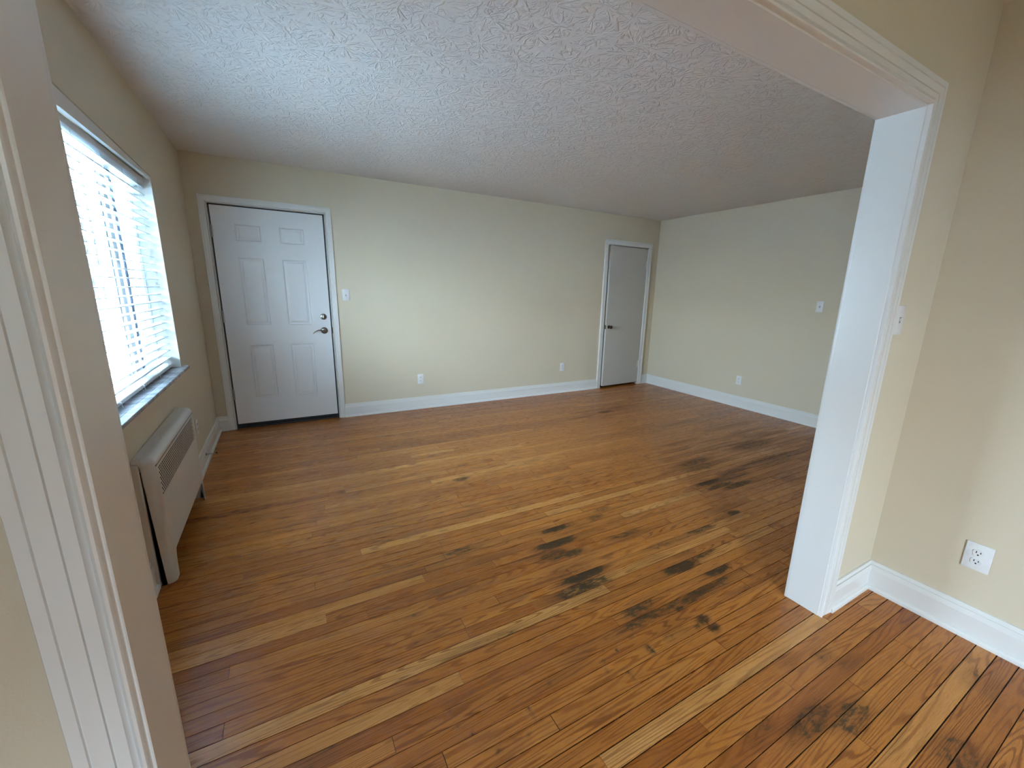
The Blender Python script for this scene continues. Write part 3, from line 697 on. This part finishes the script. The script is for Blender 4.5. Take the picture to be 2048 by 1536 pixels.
trimobj(7, bm, 'grey marble sill below the window blinds', MARBLE)
# recess lining in trim white
bm = bmesh.new(); box(bm, -0.166, -0.0005, WY1 - 0.0035, WY1 + 0.0005, WZ0, 2.06); box(bm, -0.166, -0.0005, WY0 - 0.0005, WY0 + 0.0035, WZ0, 2.06)
trimobj(8, bm, 'white plaster return of the window recess', paint('white_return_plaster', (0.80, 0.80, 0.76), 0.6, 0.1, 200))
# rear window frame (unseen, place and size guessed to light the near room)
w2 = bmesh.new()
box(w2, DWX0, DWX0 + 0.05, YD - 0.12, YD - 0.06, DWZ0, DWZ1); box(w2, DWX1 - 0.05, DWX1, YD - 0.12, YD - 0.06, DWZ0, DWZ1); box(w2, DWX0 + 0.05, DWX1 - 0.05, YD - 0.119, YD - 0.061, DWZ0, DWZ0 + 0.05); box(w2, DWX0 + 0.05, DWX1 - 0.05, YD - 0.119, YD - 0.061, DWZ1 - 0.05, DWZ1); box(w2, 0.55, 0.61, YD - 0.118, YD - 0.062, DWZ0 + 0.05, DWZ1 - 0.05)
struct('window_2', w2, VINYL, 'unseen white window guessed behind the camera to light the near room')

# ------------------------------------------------------------------ blinds
bl = empty('window_blind', (-0.065, (WY0 + WY1) / 2, 2.0))
tag(bl, 'white horizontal slat blind hanging open in the window recess over the marble sill', 'window blind')
BY0, BY1 = WY0 + 0.012, WY1 - 0.014
bm = bmesh.new(); box(bm, -0.092, -0.036, BY0, BY1, 2.012, 2.046, 0.002, 1); loc(obj('headrail', bm, VINYL, bl), bl)
bm = bmesh.new(); prism(bm, [(WY0 + 0.004, 2.030), (WY1 - 0.004, 2.042), (WY1 - 0.004, ztop(WY1) - 0.004), (WY0 + 0.004, ztop(WY0) - 0.006)], 0, -0.012, -0.002)
prism(bm, [(WY0 + 0.004, 2.028), (WY1 - 0.004, 2.040), (WY1 - 0.004, 2.046), (WY0 + 0.004, 2.034)], 0, -0.016, 0.0015)
loc(obj('valance', bm, TRIM, bl), bl)
bm = bmesh.new()
for k in range(-6, 18):
    z = 1.194 + 0.0466 * k
    if z > 2.0: continue
    # gently crowned slat
    pr = []
    for i in range(7):
        t = i / 6; pr.append((-0.0905 + 0.050 * t, 0.0028 * sin(pi * t)))
    top = [(x, z + h + 0.0016) for x, h in pr]; bot = [(x, z + h - 0.0016) for x, h in pr]
    ring = top + bot[::-1]
    prism(bm, ring, 1, BY0, BY1)
loc(obj('slats', bm, SLATM, bl, True), bl)
bm = bmesh.new(); box(bm, -0.0915, -0.0395, BY0, BY1, 0.852, 0.872, 0.004, 2); loc(obj('bottom_rail', bm, VINYL, bl), bl)
for y in (-2.30, -1.955, -1.62, -1.33, -2.62):
    bm = bmesh.new()
    cyl(bm, (-0.0385, y, 0.872), (-0.0385, y, 2.03), 0.0008, n=6); cyl(bm, (-0.0925, y, 0.872), (-0.0925, y, 2.03), 0.0008, n=6)
    for k in range(-6, 18):
        z = 1.1915 + 0.0466 * k
        cyl(bm, (-0.0925, y, z), (-0.0385, y, z), 0.0006, n=4)
    loc(obj('ladder_cord', bm, CORD, bl), bl)
for y in (-2.349, -1.958, -1.613):
    bm = bmesh.new(); lathe(bm, (-0.040, y, 0.864), (1, 0, 0), [(0, 0.006), (0.004, 0.0062), (0.008, 0.0045), (0.009, 0)], 14)
    cyl(bm, (-0.034, y, 0.862), (-0.030, y - 0.003, 0.845), 0.0016, n=6)
    loc(obj('cord_plug', bm, VINYL, bl, True), bl)

# ------------------------------------------------------------------ radiator cover
RY0, RY1, RXF, RZ = -2.530, -1.552, 0.084, 0.640
rad = empty('radiator_cover', (0.0, (RY0 + RY1) / 2, 0.0))
tag(rad, 'white enamelled radiator cover with slotted grille against the wall under the window', 'radiator')
def boolean(o, cutter):
    md = o.modifiers.new('b', 'BOOLEAN'); md.operation = 'DIFFERENCE'; md.object = cutter; md.solver = 'EXACT'
    dg = bpy.context.evaluated_depsgraph_get(); ev = o.evaluated_get(dg)
    me = bpy.data.meshes.new_from_object(ev); o.modifiers.clear(); old = o.data; o.data = me
    bpy.data.meshes.remove(old); bpy.data.objects.remove(cutter)
def rbox(x0, x1, y0, y1, z0, z1, rv, rt):
    """box with rounded vertical front edges and top edges, open to the wall"""
    bm = bmesh.new(); vs = box(bm, x0 - 0.08, x1, y0, y1, z0 - 0.08, z1)
    es = [e for e in bm.edges if all(v.co.x > x1 - 1e-4 for v in e.verts) and abs(e.verts[0].co.z - e.verts[1].co.z) > 0.1]
    es += [e for e in bm.edges if all(v.co.z > z1 - 1e-4 for v in e.verts) and not all(v.co.x < x1 - 0.05 for v in e.verts)]
    bmesh.ops.bevel(bm, geom=es, offset=rv, segments=7, profile=0.5, affect='EDGES')
    bmesh.ops.bisect_plane(bm, geom=bm.verts[:] + bm.edges[:] + bm.faces[:], plane_co=(x0, 0, 0), plane_no=(-1, 0, 0), clear_outer=True)
    bmesh.ops.bisect_plane(bm, geom=bm.verts[:] + bm.edges[:] + bm.faces[:], plane_co=(0, 0, z0), plane_no=(0, 0, -1), clear_outer=True)
    bmesh.ops.holes_fill(bm, edges=[e for e in bm.edges if e.is_boundary])
    return bm
body = obj('cover_body', rbox(0.030, RXF, RY0, RY1, 0.0, RZ, 0.034, 0.034), RADM)
cut = obj('c', rbox(0.0, RXF - 0.003, RY0 + 0.003, RY1 - 0.003, -0.05, RZ - 0.003, 0.032, 0.032), RADM); boolean(body, cut)
# apron cut with curved feet
bm = bmesh.new()
pts = [(RY0 + 0.072, -0.02)]
for i in range(9):
    t = i / 8; pts.append((RY0 + 0.072 + 0.026 * t ** 2, 0.0 + 0.135 * (1 - (1 - t) ** 1.6)))
for i in range(9):
    t = 1 - i / 8; pts.append((RY1 - 0.050 - 0.026 * t ** 2, 0.0 + 0.135 * (1 - (1 - t) ** 1.6)))
pts.append((RY1 - 0.050, -0.02))
prism(bm, pts, 0, 0.05, 0.2); cut = obj('c', bm, RADM); boolean(body, cut)
GY0, GY1, GZ0, GZ1 = -2.494, -1.602, 0.436, 0.588
bm = bmesh.new(); box(bm, 0.06, 0.2, GY0, GY1, GZ0, GZ1); cut = obj('c', bm, RADM); boolean(body, cut)
for p in body.data.polygons: p.use_smooth = True
body.data.set_sharp_from_angle(angle=math.radians(30))
body.parent = rad; loc(body, rad)
bm = bmesh.new()
nr, pc = 11, 0.0235
ph = (GZ1 - GZ0 - 0.010) / nr
zz = GZ0 + 0.005
def quad(y0, z0, y1, z1, sl=0):
    if y1 - y0 < 1e-6 or z1 - z0 < 1e-6: return
    vs = [bm.verts.new((RXF - 0.0005, *p)) for p in ((y0, z0), (y1, z0), (y1, z1), (y0, z1))]; bm.faces.new(vs)
quad(GY0, GZ0, GY1, zz); quad(GY0, GZ1 - 0.005, GY1, GZ1)
for r_ in range(nr):
    z0 = zz + r_ * ph; off = (r_ % 2) * pc / 2
    hz0, hz1 = z0 + ph * 0.15, z0 + ph * 0.87
    quad(GY0, z0, GY1, hz0); quad(GY0, hz1, GY1, z0 + ph)
    y = GY0; c = GY0 + 0.008 + off
    while c + pc * 0.78 < GY1 - 0.006:
        quad(y, hz0, c, hz1); y = c + pc * 0.76; c += pc
    quad(y, hz0, GY1, hz1)
r = bmesh.ops.extrude_face_region(bm, geom=bm.faces[:])
for v in r['geom']:
    if isinstance(v, bmesh.types.BMVert): v.co.x -= 0.0012
loc(obj('grille', bm, RADM, rad), rad)
bm = bmesh.new(); box(bm, RXF - 0.002, RXF + 0.0012, GY0 - 0.03, GY1 + 0.02, GZ1 + 0.0115, GZ1 + 0.0135)
loc(obj('seam', bm, SLOT, rad), rad)
bm = bmesh.new()
box(bm, 0.0005, 0.0270, RY0 - 0.014, RY0 + 0.020, 0.0, RZ - 0.020, 0.004, 2); box(bm, 0.0005, 0.020, RY1 - 0.010, RY1 + 0.006, 0.0, RZ - 0.012, 0.004, 2); box(bm, 0.0005, 0.0305, RY0 + 0.002, RY1 - 0.004, RZ - 0.040, RZ - 0.002, 0.004, 2)
loc(obj('wall_flange', bm, RADM, rad), rad)
bm = bmesh.new(); box(bm, 0.0265, 0.0302, RY0 + 0.0005, RY0 + 0.012, 0.02, RZ - 0.06)
loc(obj('edge_gap', bm, SLOT, rad), rad)
bm = bmesh.new()
for k in range(90):
    y = NY0 + 0.01 + k * (NY1 - NY0 - 0.02) / 89
    box(bm, -0.10, 0.040, y - 0.0008, y + 0.0008, 0.09, 0.19)
cyl(bm, (-0.03, NY0 + 0.002, 0.14), (-0.03, NY1 - 0.002, 0.14), 0.013, n=16)
box(bm, 0.066, 0.068, RY0 + 0.012, RY1 - 0.012, 0.38, 0.60); box(bm, 0.028, 0.031, NY0 + 0.002, NY1 - 0.002, 0.20, NZ1 - 0.001)  # dark sheets added behind grille and in niche, standing for shade inside
box(bm, -0.115, -0.108, NY0 + 0.002, NY1 - 0.002, 0.01, NZ1 - 0.005)
loc(obj('fins_and_shade_sheets', bm, IRON_SHADE, rad), rad)

# ------------------------------------------------------------------ plates
def plate_root(name, loc_, n):
    ang = {'-y': 0.0, '-x': -pi / 2, '+x': pi / 2}[n]
    return empty(name, loc_, ang)
def outlet(loc_, n, label, w=0.072, h=0.117):
    r = plate_root('wall_outlet', loc_, n); tag(r, label, 'outlet')
    bm = bmesh.new(); box(bm, -w / 2, w / 2, -0.006, 0.0, -h / 2, h / 2, 0.0025, 2); obj('cover_plate', bm, PLATE, r, True)
    for s in (1, -1):
        zc = s * 0.0195
        bm = bmesh.new(); pts = []
        for i in range(24):
            a = 2 * pi * i / 24; pts.append((0.0175 * cos(a), zc + max(-0.0135, min(0.0135, 0.0165 * sin(a)))))
        prism(bm, pts, 1, -0.0085, -0.004); rc = obj('receptacle', bm, PLATE, r)
        bm = bmesh.new(); box(bm, -0.0078, -0.0054, -0.0092, -0.0075, zc - 0.001, zc + 0.008); box(bm, 0.0054, 0.0078, -0.0092, -0.0075, zc, zc + 0.0070); cyl(bm, (0, -0.0075, zc - 0.0075), (0, -0.0092, zc - 0.0075), 0.0028, n=12)
        obj('slots', bm, SLOT, rc)
    bm = bmesh.new(); lathe(bm, (0, -0.006, 0), (0, -1, 0), [(0, 0.0032), (0.0012, 0.0025), (0.0014, 0)], 12); obj('screw', bm, PLATE, r)
    return r
def switch(loc_, n, label, w=0.072, h=0.117, up=True):
    r = plate_root('light_switch', loc_, n); tag(r, label, 'light switch')
    bm = bmesh.new(); box(bm, -w / 2, w / 2, -0.006, 0.0, -h / 2, h / 2, 0.0025, 2); obj('cover_plate', bm, PLATE, r, True)
    bm = bmesh.new(); box(bm, -0.0052, 0.0052, -0.0068, -0.0055, -0.0120, 0.0120); fr = obj('toggle_frame', bm, simple('grey_shadow_gap', (0.30, 0.30, 0.30), 0.5) if False else NICKEL, r)
    bm = bmesh.new(); s = 1 if up else -1
    prism(bm, [(-0.006, s * -0.004), (-0.006, s * 0.006), (-0.018, s * 0.0115), (-0.019, s * 0.006)], 0, -0.0042, 0.0042)
    obj('toggle', bm, PLATE, r)
    for z in (0.030, -0.030):
        bm = bmesh.new(); lathe(bm, (0, -0.006, z), (0, -1, 0), [(0, 0.0030), (0.0012, 0.0024), (0.0014, 0)], 12); obj('screw', bm, PLATE, r)
    return r
outlet((2.014, 0, 0.365), '-y', 'white duplex outlet low on the back wall nearer the front door')
outlet((4.067, 0, 0.373), '-y', 'white duplex outlet low on the back wall close to the closet door')
outlet((W, -1.606, 0.352), '-x', 'white duplex outlet low on the right wall beyond the opening')
outlet((0, -1.006, 0.345), '+x', 'white outlet plate on the left wall beside the radiator cover')
outlet((RX, -4.482, 0.368), '-x', 'large nearest duplex outlet on the wall at the right foreground', 0.083, 0.119)
switch((1.248, 0, 1.330), '-y', 'white toggle switch beside the front door')
switch((W, -2.416, 1.331), '-x', 'white toggle switch high on the right wall beyond the opening')
switch((2.7990, YP2, 1.337), '-y', 'white toggle switch tucked beside the right casing of the wide opening')

# ------------------------------------------------------------------ spring door stop
ds = empty('door_stop', (0.0145, -0.905, 0.085)); tag(ds, 'small metal spring door stop screwed to the baseboard near the front door', 'door stop')
bm = bmesh.new(); lathe(bm, (0, 0, 0), (1, 0, 0), [(0, 0.012), (0.003, 0.012), (0.006, 0.007), (0.008, 0.006)], 16); obj('mount', bm, NICKEL, ds, True)
bm = bmesh.new(); pts = []
for i in range(12 * 14 + 1):
    a = 2 * pi * i / 12; t = i / (12 * 14); rr_ = 0.0062 - 0.0025 * t; pts.append((0.006 + 0.060 * t, rr_ * cos(a), rr_ * sin(a)))
tube(bm, pts, 0.0011, 6); obj('spring', bm, NICKEL, ds, True)
bm = bmesh.new(); lathe(bm, (0.064, 0, 0), (1, 0, 0), [(0, 0.0045), (0.002, 0.0065), (0.010, 0.0065), (0.013, 0.004), (0.013, 0)], 14); obj('rubber_tip', bm, DARKM, ds, True)

# ------------------------------------------------------------------ outside
SNOW = simple('pale_wet_ground', (0.74, 0.77, 0.79), 0.8, 0, 0.2, 0.08, 0.3)
bm = bmesh.new()
bmesh.ops.create_grid(bm, x_segments=40, y_segments=40, size=120)
for v in bm.verts:
    d = math.hypot(v.co.x, v.co.y); v.co.z = -0.75 - 0.026 * min(d, 60)
g = obj('ground', bm, SNOW); g['kind'] = 'structure'; g['label'] = 'pale open ground outside the window'
DIM_GROUND = simple('dim_unseen_ground', (0.11, 0.115, 0.09), 0.95, 0, 0.1, 0.3, 3)
bm = bmesh.new(); box(bm, -8, 25, -45, -7.9, -1.6, -0.70)  # unseen dark slab added to cut ground light into the rear window
g = obj('bounce_dimmer', bm, DIM_GROUND); g['kind'] = 'structure'; g['label'] = 'unseen dark slab added behind the near room to cut ground light'
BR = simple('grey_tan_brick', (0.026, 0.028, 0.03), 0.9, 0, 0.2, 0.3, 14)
bb_ = empty('neighbouring_building', (-0.75, 6, -1)); tag(bb_, 'grey building wing seen edge-on through the right sash behind the blinds', 'building')
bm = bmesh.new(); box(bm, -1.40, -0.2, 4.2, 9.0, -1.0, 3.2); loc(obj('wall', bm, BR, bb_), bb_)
bm = bmesh.new(); prism(bm, [(4.0, 3.2), (9.2, 3.2), (6.6, 4.0)], 0, -1.55, -0.2); loc(obj('roof', bm, simple('dark_shingle', (0.1, 0.1, 0.11), 0.9), bb_), bb_)

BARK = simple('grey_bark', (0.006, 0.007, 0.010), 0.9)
def tree_mesh(seed, h):
    rnd = random.Random(seed); V = []; Fc = []
    def seg(p, q, r0, r1):
        d = (q - p).normalized(); a = d.orthogonal().normalized(); b = d.cross(a); base = len(V)
        for pt, r in ((p, r0), (q, r1)):
            for k in range(4): V.append(tuple(pt + r * (cos(k * pi / 2) * a + sin(k * pi / 2) * b)))
        for k in range(4): Fc.append((base + k, base + (k + 1) % 4, base + 4 + (k + 1) % 4, base + 4 + k))
    def grow(p, d, ln, r, lev):
        n = 3
        for i in range(n):
            d = (d + Vector((rnd.uniform(-.16, .16), rnd.uniform(-.16, .16), rnd.uniform(-.05, .12)))).normalized()
            q = p + d * ln / n; seg(p, q, r * (1 - .2 * i / n), r * (1 - .2 * (i + 1) / n)); p = q
            if lev > 0 and i > 0 or lev in (1, 2, 3):
                dd = (d + Vector((rnd.uniform(-1, 1), rnd.uniform(-1, 1), rnd.uniform(-.1, .8)))).normalized()
                if lev > 0: grow(p, dd, ln * rnd.uniform(.5, .75), r * .5, lev - 1)
        if lev > 0:
            for _ in range(2):
                dd = (d + Vector((rnd.uniform(-.7, .7), rnd.uniform(-.7, .7), rnd.uniform(0, .5)))).normalized()
                grow(p, dd, ln * rnd.uniform(.6, .8), r * .65, lev - 1)
    grow(Vector((0, 0, -0.3)), Vector((0, 0, 1)), h * .33, h * .022, 4)
    me = bpy.data.meshes.new('bare_tree'); me.from_pydata(V, [], Fc); me.materials.append(BARK); return me
tm = [tree_mesh(s, 9) for s in (3, 8, 21)]
rnd = random.Random(5)
for i in range(15):
    a = math.radians((105.3, 107.0, 109.6)[i] if i < 3 else 99.5 + 3.6 * ((i - 3) % 4) + 1.8 * ((i - 3) // 4 % 2)); d = (30, 42, 31)[i] if i < 3 else 66 + 15 * ((i - 3) // 4)
    x, y = CAM.x + d * cos(a), CAM.y + d * sin(a)
    o = bpy.data.objects.new('bare_tree', tm[i % 3]); COL.objects.link(o)
    sc = rnd.uniform(.8, 1.0) * (1 if i < 3 else 0.72); o.scale = (sc, sc, sc if i > 2 else sc * 1.05); o.rotation_euler = (0, 0, rnd.uniform(0, 6))
    o.location = (x, y, -0.75 - 0.026 * min(math.hypot(x, y), 60))
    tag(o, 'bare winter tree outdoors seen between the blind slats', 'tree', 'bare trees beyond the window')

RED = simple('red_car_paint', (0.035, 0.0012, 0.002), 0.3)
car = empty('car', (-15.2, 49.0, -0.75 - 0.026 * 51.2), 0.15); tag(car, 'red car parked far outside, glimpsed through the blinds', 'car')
bm = bmesh.new()
prism(bm, [(-2.2, 0.35), (-2.25, 0.8), (-1.9, 0.95), (-1.0, 1.0), (0.9, 1.0), (1.9, 0.9), (2.25, 0.7), (2.2, 0.35)], 1, -0.9, 0.9)
bmesh.ops.bevel(bm, geom=bm.edges[:], offset=0.08, segments=2, affect='EDGES'); obj('car_body', bm, RED, car, True)
bm = bmesh.new(); prism(bm, [(-1.35, 0.98), (-0.95, 1.5), (0.35, 1.52), (1.1, 0.98)], 1, -0.76, 0.76); bmesh.ops.bevel(bm, geom=bm.edges[:], offset=0.05, segments=2, affect='EDGES'); obj('car_windows', bm, simple('dark_car_glass', (0.006, 0.008, 0.012), 0.4), car, True)
for x in (-1.4, 1.4):
    for y in (-0.86, 0.86):
        bm = bmesh.new(); lathe(bm, (x, y - 0.1, 0.33), (0, 1, 0), [(0, 0.2), (0, 0.32), (0.2, 0.32), (0.2, 0.2)], 20); obj('wheel', bm, DARKM, car, True)
